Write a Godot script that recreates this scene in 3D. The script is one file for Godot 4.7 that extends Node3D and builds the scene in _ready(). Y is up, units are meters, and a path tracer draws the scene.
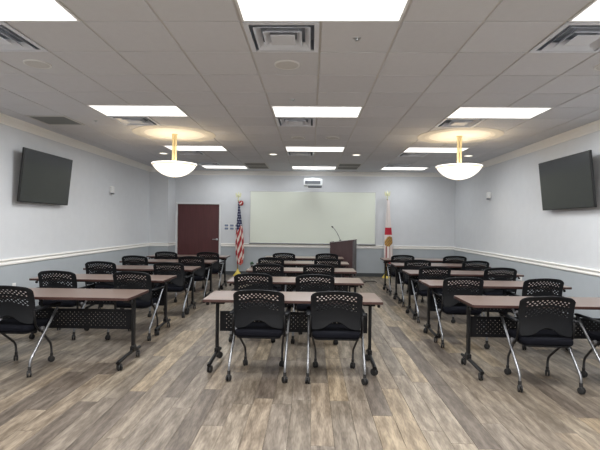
extends Node3D

# ---------------------------------------------------------------- constants
const HC := 1.5145          # camera height
const CE := 3.048           # ceiling height
const XL := -4.55           # left wall
const XR := 4.18            # right wall
const ZB := -13.2           # front wall (far end)
const ZN := 3.6             # wall behind the camera
const GX := -0.555          # ceiling grid origin
const GZ := -3.41
const T := 0.6096           # ceiling module
const PIER_X := -4.02
const PIER_Z := -12.5

var used := {}
var M := {}
var rng := RandomNumberGenerator.new()

func _ready() -> void:
	rng.seed = 7
	setup_view()
	make_materials()
	build_shell()
	build_floor()
	build_ceiling()
	build_ceiling_lights()
	build_ceiling_fittings()
	build_tables()
	build_chairs()
	build_front_wall_things()
	build_lectern()
	build_flags()
	build_side_wall_things()
	build_small_things()

# ---------------------------------------------------------------- camera, environment
func setup_view() -> void:
	var cam := Camera3D.new()
	cam.name = "camera"
	var yaw := deg_to_rad(-1.442)
	var pitch := deg_to_rad(-0.13)
	var roll := deg_to_rad(0.68)
	var y_m := Basis(Vector3(cos(yaw), 0, sin(yaw)), Vector3(0, 1, 0), Vector3(-sin(yaw), 0, cos(yaw)))
	var x_m := Basis(Vector3(1, 0, 0), Vector3(0, cos(pitch), sin(pitch)), Vector3(0, -sin(pitch), cos(pitch)))
	var z_m := Basis(Vector3(cos(roll), -sin(roll), 0), Vector3(sin(roll), cos(roll), 0), Vector3(0, 0, 1))
	var m := (z_m * x_m * y_m).transposed()   # columns: right, up, forward (z forward)
	var flip := func(v: Vector3) -> Vector3: return Vector3(v.x, v.y, -v.z)
	cam.transform = Transform3D(Basis(flip.call(m.x), flip.call(m.y), -flip.call(m.z)).orthonormalized(), Vector3(0, HC, 0))
	cam.fov = rad_to_deg(2.0 * atan(225.0 / 449.6))
	cam.near = 0.05
	cam.far = 60.0
	cam.current = true
	add_child(cam)
	var we := WorldEnvironment.new()
	we.name = "world_environment"
	var env := Environment.new()
	env.background_mode = Environment.BG_COLOR
	env.background_color = Color(0.02, 0.02, 0.02)
	env.tonemap_mode = Environment.TONE_MAPPER_LINEAR
	env.tonemap_exposure = 1.07
	env.sdfgi_enabled = true
	env.ssao_enabled = true
	env.ssil_enabled = true
	we.environment = env
	add_child(we)

# ---------------------------------------------------------------- naming and tagging
func numbered(called: String) -> String:
	var n: int = used.get(called, 0)
	used[called] = n + 1
	return called if n == 0 else "%s_%03d" % [called, n]

func tag(o: Node3D, label: String, category: String, group := "") -> Node3D:
	o.set_meta("label", label)
	o.set_meta("category", category)
	if group:
		o.set_meta("group", group)
	return o

func thing(called: String, at := Vector3.ZERO, turn := 0.0) -> Node3D:
	var o := Node3D.new()
	o.name = numbered(called)
	add_child(o)
	o.position = at
	o.rotation.y = turn
	return o

func commit(called: String, st: SurfaceTool, m: Material, parent: Node = null) -> MeshInstance3D:
	var mesh := st.commit()
	return mesh_node(called, mesh, m, parent)

func mesh_node(called: String, mesh: Mesh, m: Material, parent: Node = null) -> MeshInstance3D:
	var o := MeshInstance3D.new()
	o.mesh = mesh
	o.material_override = m
	if parent == null:
		o.name = numbered(called)
		add_child(o)
	else:
		var k := "%d/%s" % [parent.get_instance_id(), called]
		o.name = numbered_in(k, called)
		parent.add_child(o, true)
	return o

func numbered_in(key: String, called: String) -> String:
	var n: int = used.get(key, 0)
	used[key] = n + 1
	return called if n == 0 else "%s_%03d" % [called, n]

func structure(o: Node3D) -> Node3D:
	o.set_meta("kind", "structure")
	return o

# ---------------------------------------------------------------- mesh helpers
func mb() -> SurfaceTool:
	var st := SurfaceTool.new()
	st.begin(Mesh.PRIMITIVE_TRIANGLES)
	return st

func tri3(st: SurfaceTool, a: Vector3, b: Vector3, c: Vector3, na: Vector3, nb: Vector3, nc: Vector3) -> void:
	var face := (b - a).cross(c - a)
	if face.length_squared() < 1e-16:
		return
	if face.dot(na + nb + nc) > 0.0:
		st.set_normal(na); st.add_vertex(a)
		st.set_normal(nc); st.add_vertex(c)
		st.set_normal(nb); st.add_vertex(b)
	else:
		st.set_normal(na); st.add_vertex(a)
		st.set_normal(nb); st.add_vertex(b)
		st.set_normal(nc); st.add_vertex(c)

func tri(st: SurfaceTool, a: Vector3, b: Vector3, c: Vector3, hint: Vector3) -> void:
	var n := (b - a).cross(c - a).normalized()
	if n.dot(hint) < 0.0:
		n = -n
	tri3(st, a, b, c, n, n, n)

func quad(st: SurfaceTool, a: Vector3, b: Vector3, c: Vector3, d: Vector3, hint: Vector3) -> void:
	tri(st, a, b, c, hint)
	tri(st, a, c, d, hint)

func box(st: SurfaceTool, c: Vector3, size: Vector3, bev := 0.0, basis := Basis()) -> void:
	var h := size * 0.5
	var b := minf(bev, minf(h.x, minf(h.y, h.z)) * 0.95)
	var p := func(v: Vector3) -> Vector3: return c + basis * v
	for ax in 3:
		var u := (ax + 1) % 3
		var w := (ax + 2) % 3
		for s in [-1.0, 1.0]:
			var q: Array = []
			for k in [[-1, -1], [1, -1], [1, 1], [-1, 1]]:
				var v := Vector3.ZERO
				v[ax] = s * h[ax]
				v[u] = k[0] * (h[u] - b)
				v[w] = k[1] * (h[w] - b)
				q.append(p.call(v))
			var n := Vector3.ZERO
			n[ax] = s
			quad(st, q[0], q[1], q[2], q[3], basis * n)
	if b <= 0.0:
		return
	for ax in 3:
		var u := (ax + 1) % 3
		var w := (ax + 2) % 3
		for su in [-1.0, 1.0]:
			for sw in [-1.0, 1.0]:
				var q: Array = []
				for k in [[0, -1], [0, 1], [1, 1], [1, -1]]:
					var v := Vector3.ZERO
					v[ax] = k[1] * (h[ax] - b)
					v[u] = su * (h[u] - (b if k[0] else 0.0))
					v[w] = sw * (h[w] - (0.0 if k[0] else b))
					q.append(p.call(v))
				var n := Vector3.ZERO
				n[u] = su
				n[w] = sw
				quad(st, q[0], q[1], q[2], q[3], basis * n)
	for sx in [-1.0, 1.0]:
		for sy in [-1.0, 1.0]:
			for sz in [-1.0, 1.0]:
				var s := Vector3(sx, sy, sz)
				tri(st, p.call(s * Vector3(h.x, h.y - b, h.z - b)), p.call(s * Vector3(h.x - b, h.y, h.z - b)), p.call(s * Vector3(h.x - b, h.y - b, h.z)), basis * s)

func tube(st: SurfaceTool, pts: Array, r: float, n := 10, r_end := -1.0, flat := 1.0) -> void:
	# swept round bar along a polyline; flat squashes it along its second normal
	var count := pts.size()
	var tangents: Array = []
	for i in count:
		var a: Vector3 = pts[maxi(i - 1, 0)]
		var b: Vector3 = pts[mini(i + 1, count - 1)]
		tangents.append((b - a).normalized())
	var t0: Vector3 = tangents[0]
	var nrm := t0.cross(Vector3.UP if absf(t0.y) < 0.9 else Vector3.RIGHT).normalized()
	var rings: Array = []
	var norms: Array = []
	for i in count:
		var t: Vector3 = tangents[i]
		nrm = (nrm - t * nrm.dot(t)).normalized()
		var bin := t.cross(nrm)
		var rad := r if r_end < 0.0 else lerpf(r, r_end, float(i) / (count - 1))
		var ring: Array = []
		var rn: Array = []
		for k in n:
			var an := TAU * k / n
			var d := nrm * cos(an) + bin * sin(an) * flat
			ring.append(pts[i] + d * rad)
			rn.append((nrm * cos(an) * flat + bin * sin(an)).normalized())
		rings.append(ring)
		norms.append(rn)
	for i in count - 1:
		for k in n:
			var k2 := (k + 1) % n
			tri3(st, rings[i][k], rings[i][k2], rings[i + 1][k2], norms[i][k], norms[i][k2], norms[i + 1][k2])
			tri3(st, rings[i][k], rings[i + 1][k2], rings[i + 1][k], norms[i][k], norms[i + 1][k2], norms[i + 1][k])
	for k in n:
		var k2 := (k + 1) % n
		tri(st, pts[0], rings[0][k], rings[0][k2], -t0)
		tri(st, pts[count - 1], rings[count - 1][k], rings[count - 1][k2], tangents[count - 1])

func arc_path(a: Vector3, b: Vector3, c: Vector3, r: float, steps := 5) -> Array:
	# points round the corner at b
	var d1 := (a - b).normalized() * r
	var d2 := (c - b).normalized() * r
	var out: Array = []
	for i in steps + 1:
		var t := float(i) / steps
		out.append((b + d1).lerp(b, t).lerp(b.lerp(b + d2, t), t))
	return out

func lathe(st: SurfaceTool, at: Vector3, prof: Array, n := 24, basis := Basis()) -> void:
	var seg_n: Array = []
	for i in prof.size() - 1:
		var d: Vector2 = prof[i + 1] - prof[i]
		seg_n.append(Vector2(d.y, -d.x).normalized())
	for i in prof.size() - 1:
		var n0: Vector2 = seg_n[i]
		var n1: Vector2 = seg_n[i]
		if i > 0 and seg_n[i - 1].dot(n0) > 0.7:
			n0 = (n0 + seg_n[i - 1]).normalized()
		if i < prof.size() - 2 and seg_n[i + 1].dot(n1) > 0.7:
			n1 = (n1 + seg_n[i + 1]).normalized()
		for k in n:
			var a0 := TAU * k / n
			var a1 := TAU * (k + 1) / n
			var c0 := Vector3(cos(a0), 0, sin(a0))
			var c1 := Vector3(cos(a1), 0, sin(a1))
			var up := Vector3.UP
			var p: Array = []
			var q: Array = []
			for e in [[c0, i, n0], [c1, i, n0], [c1, i + 1, n1], [c0, i + 1, n1]]:
				p.append(at + basis * (e[0] * prof[e[1]].x + up * prof[e[1]].y))
				q.append((basis * (e[0] * e[2].x + up * e[2].y)).normalized())
			tri3(st, p[0], p[1], p[2], q[0], q[1], q[2])
			tri3(st, p[0], p[2], p[3], q[0], q[2], q[3])

func extrude(st: SurfaceTool, poly: PackedVector2Array, axis_x: Vector3, axis_y: Vector3, from: Vector3, to: Vector3) -> void:
	# polygon in (axis_x, axis_y), swept from one point to the other
	var along := (to - from).normalized()
	var at := func(o: Vector3, v: Vector2) -> Vector3: return o + axis_x * v.x + axis_y * v.y
	var ids := Geometry2D.triangulate_polygon(poly)
	for i in range(0, ids.size(), 3):
		tri(st, at.call(from, poly[ids[i]]), at.call(from, poly[ids[i + 1]]), at.call(from, poly[ids[i + 2]]), -along)
		tri(st, at.call(to, poly[ids[i]]), at.call(to, poly[ids[i + 1]]), at.call(to, poly[ids[i + 2]]), along)
	var ccw := not Geometry2D.is_polygon_clockwise(poly)
	for i in poly.size():
		var a := poly[i]
		var b := poly[(i + 1) % poly.size()]
		var d := b - a
		var n := Vector2(d.y, -d.x) * (1.0 if ccw else -1.0)
		quad(st, at.call(from, a), at.call(from, b), at.call(to, b), at.call(to, a), axis_x * n.x + axis_y * n.y)

func rounded(hx: float, hz: float, r: float, steps := 5) -> PackedVector2Array:
	var out := PackedVector2Array()
	for c in [[1, 1, 0.0], [-1, 1, PI / 2], [-1, -1, PI], [1, -1, PI * 1.5]]:
		for i in steps + 1:
			var a: float = c[2] + PI / 2 * i / steps
			out.append(Vector2(c[0] * (hx - r) + r * cos(a), c[1] * (hz - r) + r * sin(a)))
	return out

func slab(st: SurfaceTool, outline: PackedVector2Array, y0: float, y1: float, bev: float, at := Vector3.ZERO, rings := 3) -> void:
	# convex plate with rounded edges, outline in (x, z)
	var levels: Array = []
	for i in rings + 1:
		var a := PI / 2 * i / rings
		levels.append([bev * (1 - sin(a)), y0 + bev * (1 - cos(a))])
	for i in rings + 1:
		var a := PI / 2 * i / rings
		levels.append([bev * (1 - cos(a)), y1 - bev * (1 - sin(a))])
	var n := outline.size()
	var dirs: Array = []
	for i in n:
		var t := (outline[(i + 1) % n] - outline[(i + n - 1) % n]).normalized()
		var d := Vector2(t.y, -t.x)
		if d.dot(outline[i]) < 0.0:
			d = -d
		dirs.append(d)
	for l in levels.size() - 1:
		var la: Array = levels[l]
		var lb: Array = levels[l + 1]
		for i in n:
			var j := (i + 1) % n
			var pa: Vector2 = outline[i] - dirs[i] * la[0]
			var pb: Vector2 = outline[j] - dirs[j] * la[0]
			var pc: Vector2 = outline[j] - dirs[j] * lb[0]
			var pd: Vector2 = outline[i] - dirs[i] * lb[0]
			var hint := Vector3(dirs[i].x, -1.0 if l < rings else (1.0 if l > rings else 0.0), dirs[i].y)
			quad(st, at + Vector3(pa.x, la[1], pa.y), at + Vector3(pb.x, la[1], pb.y), at + Vector3(pc.x, lb[1], pc.y), at + Vector3(pd.x, lb[1], pd.y), hint)
	var first: float = levels[0][0]
	for i in n:
		var j := (i + 1) % n
		var a: Vector2 = outline[i] - dirs[i] * first
		var b: Vector2 = outline[j] - dirs[j] * first
		tri(st, at + Vector3(0, y0, 0), at + Vector3(a.x, y0, a.y), at + Vector3(b.x, y0, b.y), Vector3.DOWN)
		tri(st, at + Vector3(0, y1, 0), at + Vector3(a.x, y1, a.y), at + Vector3(b.x, y1, b.y), Vector3.UP)

func holed_sheet(st: SurfaceTool, at_fn: Callable, u0: float, u1: float, v0: float, v1: float, cols: int, rows: int, hu: float, hv: float) -> void:
	# thin sheet with staggered diamond holes; at_fn(u, v, side) gives a point of the front (1) or back (-1) face
	var dv := (v1 - v0) / rows
	var du := (u1 - u0) / cols
	for r in rows:
		var va := v0 + dv * r
		var vb := va + dv
		var vm := (va + vb) * 0.5
		var odd := r % 2 == 1
		var cells := cols + (1 if odd else 0)
		for c in cells:
			var ua := u0 + du * (c - (0.5 if odd else 0.0))
			var ub := ua + du
			var half_cell := odd and (c == 0 or c == cells - 1)
			ua = maxf(ua, u0)
			ub = minf(ub, u1)
			var um := (ua + ub) * 0.5
			if half_cell:
				for side in [1, -1]:
					var f0: Vector3 = at_fn.call(um, vm, side)
					var f1: Vector3 = at_fn.call(um, vm, -side)
					quad(st, at_fn.call(ua, va, side), at_fn.call(ub, va, side), at_fn.call(ub, vb, side), at_fn.call(ua, vb, side), f0 - f1)
				continue
			var hole := [Vector2(um, vm - dv * hv), Vector2(um + du * hu, vm), Vector2(um, vm + dv * hv), Vector2(um - du * hu, vm)]
			var corner := [Vector2(ua, va), Vector2(ub, va), Vector2(ub, vb), Vector2(ua, vb)]
			for side in [1, -1]:
				var out: Vector3 = at_fn.call(um, vm, side) - at_fn.call(um, vm, -side)
				for k in 4:
					var k2 := (k + 1) % 4
					var ca: Vector3 = at_fn.call(corner[k].x, corner[k].y, side)
					var cb: Vector3 = at_fn.call(corner[k2].x, corner[k2].y, side)
					var ha: Vector3 = at_fn.call(hole[k].x, hole[k].y, side)
					var hb: Vector3 = at_fn.call(hole[k2].x, hole[k2].y, side)
					tri(st, ca, cb, ha, out)
					tri(st, cb, hb, ha, out)
			var mid: Vector3 = at_fn.call(um, vm, 0)
			for k in 4:
				var k2 := (k + 1) % 4
				var a: Vector3 = at_fn.call(hole[k].x, hole[k].y, 1)
				var b: Vector3 = at_fn.call(hole[k2].x, hole[k2].y, 1)
				quad(st, a, b, at_fn.call(hole[k2].x, hole[k2].y, -1), at_fn.call(hole[k].x, hole[k].y, -1), mid - (a + b) * 0.5)

func plain_sheet(st: SurfaceTool, at_fn: Callable, u0: float, u1: float, v0: float, v1: float, cols: int, rows: int) -> void:
	for r in rows:
		for c in cols:
			var ua := lerpf(u0, u1, float(c) / cols)
			var ub := lerpf(u0, u1, float(c + 1) / cols)
			var va := lerpf(v0, v1, float(r) / rows)
			var vb := lerpf(v0, v1, float(r + 1) / rows)
			for side in [1, -1]:
				var out: Vector3 = at_fn.call((ua + ub) / 2, (va + vb) / 2, side) - at_fn.call((ua + ub) / 2, (va + vb) / 2, -side)
				quad(st, at_fn.call(ua, va, side), at_fn.call(ub, va, side), at_fn.call(ub, vb, side), at_fn.call(ua, vb, side), out)

# ---------------------------------------------------------------- materials
func mat(c: Color, rough := 0.6, metal := 0.0, spec := 0.5) -> StandardMaterial3D:
	var m := StandardMaterial3D.new()
	m.albedo_color = c
	m.roughness = rough
	m.metallic = metal
	m.metallic_specular = spec
	return m

func rgb(r: int, g: int, b: int) -> Color:
	return Color(r / 255.0, g / 255.0, b / 255.0)

func glow(c: Color, energy: float) -> StandardMaterial3D:
	var m := mat(Color(0.9, 0.9, 0.9), 0.5)
	m.emission_enabled = true
	m.emission = c
	m.emission_energy_multiplier = energy
	return m

func noise_image(size: int, freq: float, octaves: int, sd: int) -> Image:
	var f := FastNoiseLite.new()
	f.seed = sd
	f.noise_type = FastNoiseLite.TYPE_SIMPLEX_SMOOTH
	f.frequency = freq
	f.fractal_octaves = octaves
	return f.get_seamless_image(size, size)

func ramp_texture(a: Image, b: Image, lo: Color, hi: Color, mix: float, contrast: float) -> ImageTexture:
	var w := a.get_width()
	var im := Image.create(w, w, false, Image.FORMAT_RGB8)
	for y in w:
		for x in w:
			var t := a.get_pixel(x, y).r * (1.0 - mix) + b.get_pixel(x, y).r * mix
			t = clampf((t - 0.5) * contrast + 0.5, 0.0, 1.0)
			im.set_pixel(x, y, lo.lerp(hi, t))
	return ImageTexture.create_from_image(im)

func triplanar(m: StandardMaterial3D, tex: Texture2D, scale: Vector3, world := true) -> StandardMaterial3D:
	m.albedo_texture = tex
	m.uv1_triplanar = true
	m.uv1_world_triplanar = world
	m.uv1_scale = scale
	m.uv1_triplanar_sharpness = 8.0
	return m

func make_materials() -> void:
	var coarse := noise_image(256, 0.016, 4, 3)
	var fine := noise_image(256, 0.09, 3, 11)
	var speck := noise_image(256, 0.25, 2, 21)
	var grain := ramp_texture(coarse, fine, Color(0.65, 0.63, 0.615), Color(1, 1, 1), 0.36, 1.9)
	M.planks = []
	var tones := [rgb(151, 141, 126), rgb(146, 134, 118), rgb(138, 128, 115), rgb(128, 119, 107), rgb(157, 143, 122), rgb(132, 123, 112), rgb(110, 101, 92), rgb(148, 138, 124)]
	for k in tones.size():
		for v in 2:
			var pm := triplanar(mat(tones[k], 0.46, 0.0, 0.45), grain, Vector3(2.6, 2.6, 0.42))
			pm.uv1_offset = Vector3(0.37 * k + 0.5 * v, 0, 0.21 * k + 0.53 * v)
			M.planks.append(pm)
	M.subfloor = mat(rgb(58, 52, 46), 0.9)
	var wall_tex := ramp_texture(coarse, speck, Color(0.965, 0.965, 0.965), Color(1, 1, 1), 0.5, 1.0)
	M.wall = triplanar(mat(rgb(217, 219, 222), 0.72, 0.0, 0.4), wall_tex, Vector3(0.8, 0.8, 0.8))
	M.wall_low = triplanar(mat(rgb(176, 182, 187), 0.72, 0.0, 0.4), wall_tex, Vector3(0.8, 0.8, 0.8))
	M.trim = mat(rgb(247, 245, 240), 0.4)
	M.crown = mat(rgb(243, 241, 236), 0.5)
	M.base = mat(rgb(62, 66, 68), 0.6)
	var tile_tex := ramp_texture(coarse, speck, Color(0.95, 0.95, 0.95), Color(1, 1, 1), 0.8, 1.4)
	M.tile = triplanar(mat(rgb(218, 219, 223), 0.9, 0.0, 0.2), tile_tex, Vector3(2.2, 2.2, 2.2))
	M.tile2 = triplanar(mat(rgb(214, 215, 219), 0.9, 0.0, 0.2), tile_tex, Vector3(2.2, 2.2, 2.2))
	M.grid = mat(rgb(205, 204, 202), 0.6)
	M.slab = mat(rgb(120, 118, 116), 0.9)
	M.panel = glow(Color(1.0, 0.99, 0.97), 1.6)
	M.fitting = mat(rgb(225, 225, 224), 0.45)
	M.vent = mat(rgb(222, 226, 234), 0.4)
	M.vent_dark = mat(rgb(165, 173, 186), 0.8)
	M.grille = mat(rgb(150, 151, 148), 0.6)
	M.bowl = glow(Color(1.0, 0.96, 0.9), 1.35)
	M.brass = mat(rgb(230, 212, 164), 0.42, 0.3)
	M.medallion = mat(rgb(246, 243, 236), 0.6)
	M.plaster = mat(rgb(222, 219, 212), 0.7)
	var wood_lo := Color(0.90, 0.88, 0.87)
	var wood := ramp_texture(coarse, fine, wood_lo, Color(1, 1, 1), 0.12, 1.5)
	M.table_top = triplanar(mat(rgb(108, 84, 70), 0.33, 0.0, 0.7), wood, Vector3(0.12, 0.7, 0.7), false)
	M.table_top.clearcoat_enabled = true
	M.table_top.clearcoat = 0.5
	M.table_top.clearcoat_roughness = 0.3
	M.table_edge = mat(rgb(58, 35, 31), 0.45)
	M.black_metal = mat(rgb(15, 15, 17), 0.45, 0.0, 0.4)
	M.panel_black = mat(rgb(12, 13, 18), 0.5, 0.0, 0.35)
	M.black_plastic = mat(rgb(13, 15, 19), 0.5, 0.0, 0.35)
	M.seat = mat(rgb(15, 16, 22), 0.9, 0.0, 0.2)
	M.chrome = mat(rgb(138, 140, 144), 0.36, 0.9)
	M.leg_dark = mat(rgb(74, 74, 77), 0.4, 0.8)
	M.rubber = mat(rgb(28, 28, 29), 0.6)
	M.hub = mat(rgb(105, 105, 108), 0.4, 0.3)
	M.door = triplanar(mat(rgb(84, 40, 42), 0.42), wood, Vector3(2.5, 0.25, 2.5), false)
	M.mahogany = triplanar(mat(rgb(66, 44, 46), 0.42), wood, Vector3(2.5, 0.3, 2.5), false)
	M.lectern_front = mat(rgb(88, 84, 85), 0.5)
	M.white_paint = mat(rgb(222, 224, 224), 0.45)
	M.silver = mat(rgb(196, 198, 200), 0.3, 0.9)
	M.board = mat(rgb(224, 229, 216), 0.28, 0.0, 0.5)
	M.screen = mat(rgb(34, 36, 38), 0.16, 0.0, 0.6)
	M.bezel = mat(rgb(14, 14, 15), 0.35)
	M.white_plastic = mat(rgb(232, 232, 230), 0.4)
	M.grey_plastic = mat(rgb(120, 122, 126), 0.5)
	M.dark_grey = mat(rgb(92, 95, 100), 0.5)
	M.blue_grey = mat(rgb(112, 124, 150), 0.45)
	M.lens = mat(rgb(30, 32, 36), 0.15)
	M.green = mat(rgb(48, 84, 56), 0.7)
	M.pot = mat(rgb(52, 48, 46), 0.6)
	M.cable = mat(rgb(44, 42, 40), 0.6)

# ---------------------------------------------------------------- room shell
func wall_pieces(parent: Node3D, pieces: Array) -> void:
	for p in pieces:
		var st := mb()
		box(st, (p[1] + p[2]) * 0.5, (p[2] - p[1]).abs())
		commit(p[0], st, p[3], parent)

const RAIL := 0.86

func build_shell() -> void:
	var t := 0.2
	var top := CE + 0.3
	var o := structure(thing("wall_left")) as Node3D
	wall_pieces(o, [["upper_wall", Vector3(XL - t, RAIL, ZB - t), Vector3(XL, top, ZN + t), M.wall], ["lower_wall", Vector3(XL - t, -0.1, ZB - t), Vector3(XL, RAIL, ZN + t), M.wall_low]])
	o = structure(thing("wall_right")) as Node3D
	wall_pieces(o, [["upper_wall", Vector3(XR, RAIL, ZB - t), Vector3(XR + t, top, ZN + t), M.wall], ["lower_wall", Vector3(XR, -0.1, ZB - t), Vector3(XR + t, RAIL, ZN + t), M.wall_low]])
	o = structure(thing("wall_rear")) as Node3D
	wall_pieces(o, [["upper_wall", Vector3(XL, RAIL, ZN), Vector3(XR, top, ZN + t), M.wall], ["lower_wall", Vector3(XL, -0.1, ZN), Vector3(XR, RAIL, ZN + t), M.wall_low]])
	o = structure(thing("wall_pier")) as Node3D
	wall_pieces(o, [["upper_wall", Vector3(XL, RAIL, ZB), Vector3(PIER_X, top, PIER_Z), M.wall], ["lower_wall", Vector3(XL, -0.1, ZB), Vector3(PIER_X, RAIL, PIER_Z), M.wall_low]])
	# front wall with the door opening
	var d0 := -3.985
	var d1 := -2.7
	var dh := 2.085
	o = structure(thing("wall_front")) as Node3D
	wall_pieces(o, [["upper_wall", Vector3(XL, RAIL, ZB - t), Vector3(d0, top, ZB), M.wall], ["upper_wall", Vector3(d0, dh, ZB - t), Vector3(d1, top, ZB), M.wall], ["upper_wall", Vector3(d1, RAIL, ZB - t), Vector3(XR, top, ZB), M.wall], ["lower_wall", Vector3(XL, -0.1, ZB - t), Vector3(d0, RAIL, ZB), M.wall_low], ["lower_wall", Vector3(d1, -0.1, ZB - t), Vector3(XR, RAIL, ZB), M.wall_low]])
	# crown moulding
	var prof := PackedVector2Array([Vector2(0, 0), Vector2(0, -0.118), Vector2(0.016, -0.118), Vector2(0.02, -0.096), Vector2(0.034, -0.084), Vector2(0.05, -0.062), Vector2(0.074, -0.044), Vector2(0.09, -0.034), Vector2(0.096, -0.014), Vector2(0.11, -0.012), Vector2(0.11, 0)])
	moulding("trim_1", prof, M.crown, Vector3(XL, CE, ZN), Vector3(XL, CE, PIER_Z), Vector3.RIGHT)
	moulding("trim_2", prof, M.crown, Vector3(XR, CE, ZN), Vector3(XR, CE, ZB), Vector3.LEFT)
	moulding("trim_3", prof, M.crown, Vector3(PIER_X, CE, ZB), Vector3(XR, CE, ZB), Vector3.BACK)
	moulding("trim_4", prof, M.crown, Vector3(XL, CE, PIER_Z), Vector3(PIER_X + 0.1, CE, PIER_Z), Vector3.BACK)
	moulding("trim_5", prof, M.crown, Vector3(PIER_X, CE, PIER_Z + 0.1), Vector3(PIER_X, CE, ZB), Vector3.RIGHT)
	# chair rail
	var rail := PackedVector2Array([Vector2(0, 0), Vector2(0.012, 0.0), Vector2(0.02, 0.012), Vector2(0.02, 0.03), Vector2(0.014, 0.042), Vector2(0.014, 0.058), Vector2(0.034, 0.074), Vector2(0.034, 0.088), Vector2(0.026, 0.094), Vector2(0, 0.094)])
	var ry := 0.815
	moulding("trim_6", rail, M.trim, Vector3(XL, ry + 0.03, ZN), Vector3(XL, ry + 0.03, PIER_Z), Vector3.RIGHT)
	moulding("trim_7", rail, M.trim, Vector3(XR, ry - 0.01, ZN), Vector3(XR, ry - 0.01, ZB), Vector3.LEFT)
	moulding("trim_8", rail, M.trim, Vector3(-2.655, ry + 0.012, ZB), Vector3(XR, ry + 0.002, ZB), Vector3.BACK)
	moulding("trim_9", rail, M.trim, Vector3(XL, ry + 0.03, PIER_Z), Vector3(PIER_X + 0.034, ry + 0.03, PIER_Z), Vector3.BACK)
	moulding("trim_10", rail, M.trim, Vector3(PIER_X, ry + 0.03, PIER_Z + 0.034), Vector3(PIER_X, ry + 0.03, ZB + 0.03), Vector3.RIGHT)
	# vinyl base
	var bp := PackedVector2Array([Vector2(0, 0), Vector2(0.02, 0), Vector2(0.008, 0.012), Vector2(0.006, 0.098), Vector2(0, 0.102)])
	moulding("baseboard_left", bp, M.base, Vector3(XL, 0, ZN), Vector3(XL, 0, PIER_Z), Vector3.RIGHT)
	moulding("baseboard_right", bp, M.base, Vector3(XR, 0, ZN), Vector3(XR, 0, ZB), Vector3.LEFT)
	moulding("baseboard_front", bp, M.base, Vector3(-2.655, 0, ZB), Vector3(XR, 0, ZB), Vector3.BACK)
	moulding("baseboard_pier", bp, M.base, Vector3(XL, 0, PIER_Z), Vector3(PIER_X, 0, PIER_Z), Vector3.BACK)
	moulding("baseboard_rear", bp, M.base, Vector3(XL, 0, ZN), Vector3(XR, 0, ZN), Vector3.FORWARD)
	# door
	var d := structure(thing("door_1", Vector3((d0 + d1) / 2, 0, ZB))) as Node3D
	var hw := (d1 - d0) / 2
	var st := mb()
	box(st, Vector3(0, dh / 2 - 0.004, -0.05), Vector3(2 * hw - 0.05, dh - 0.03, 0.045), 0.003)
	commit("door_leaf", st, M.door, d)
	st = mb()
	for s in [-1.0, 1.0]:
		box(st, Vector3(s * (hw + 0.004), dh / 2 + 0.005, -0.055), Vector3(0.05, dh + 0.01, 0.14), 0.006)
	box(st, Vector3(0, dh + 0.004, -0.055), Vector3(2 * hw + 0.058, 0.05, 0.14), 0.006)
	commit("door_frame", st, M.white_paint, d)
	st = mb()
	lathe(st, Vector3(hw - 0.085, 1.03, -0.0275), [Vector2(0, 0.012), Vector2(0.028, 0.01), Vector2(0.032, 0.0)], 16, Basis(Vector3.RIGHT, PI / 2))
	tube(st, [Vector3(hw - 0.085, 1.03, -0.03), Vector3(hw - 0.085, 1.03, 0.03), Vector3(hw - 0.1, 1.03, 0.04), Vector3(hw - 0.21, 1.032, 0.04)], 0.011, 8)
	commit("door_handle", st, M.silver, d)
	st = mb()
	for y in [0.25, 1.02, 1.8]:
		tube(st, [Vector3(-hw + 0.024, y - 0.05, -0.02), Vector3(-hw + 0.024, y + 0.05, -0.02)], 0.009, 8)
	commit("hinge", st, M.silver, d)

func moulding(called: String, prof: PackedVector2Array, m: Material, a: Vector3, b: Vector3, out: Vector3) -> void:
	var st := mb()
	extrude(st, prof, out, Vector3.UP, a, b)
	var o := commit(called, st, m)
	structure(o)

func build_floor() -> void:
	var o := structure(thing("floor")) as Node3D
	var st := mb()
	box(st, Vector3((XL + XR) / 2, -0.06, (ZB + ZN) / 2), Vector3(XR - XL + 0.3, 0.1, ZN - ZB + 0.3))
	commit("underlay", st, M.subfloor, o)
	# planks run away from the camera; the largest 300 in view are single, the rest joined per tone
	var w := 0.163
	var length := 1.22
	var list: Array = []
	var col := 0
	var x := XL
	while x < XR - 0.005:
		var x1 := minf(x + w, XR)
		var z := ZN + rng.randf() * length - length
		var za := ZN
		while za > ZB + 0.01:
			var zb := maxf(z, ZB)
			if za - zb > 0.02:
				list.append([x, x1, za, zb, rng.randi() % M.planks.size()])
			za = zb
			z = zb - length
		x = x1
		col += 1
	var shown: Array = []
	for p in list:
		var zc: float = -(p[2] + p[3]) * 0.5
		var xc: float = (p[0] + p[1]) * 0.5
		var in_view: bool = -p[3] > 2.9 and absf(300 + 450 * (xc / maxf(-p[3], 0.1) + 0.025) - 300) < 320
		p.append(1.0 / maxf(zc, 1.0) if in_view else -1.0)
	list.sort_custom(func(a, b): return a[5] > b[5])
	var rest := {}
	for i in list.size():
		var p: Array = list[i]
		var single: bool = i < 298 and p[5] > 0.0
		var s: SurfaceTool
		if single:
			s = mb()
		else:
			if not rest.has(p[4]):
				rest[p[4]] = mb()
			s = rest[p[4]]
		var g := 0.0009
		box(s, Vector3((p[0] + p[1]) / 2, -0.004, (p[2] + p[3]) / 2), Vector3(p[1] - p[0] - 2 * g, 0.008, p[2] - p[3] - 2 * g), 0.0012)
		if single:
			commit("plank", s, M.planks[p[4]], o)
	for k in rest:
		var r := commit("planking", rest[k], M.planks[k], o)
		r.set_meta("kind", "stuff")

# ---------------------------------------------------------------- ceiling
var lights := []      # [i, j] of the cell where a 2x1 light starts
var vents := []
var grilles := []

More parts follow.
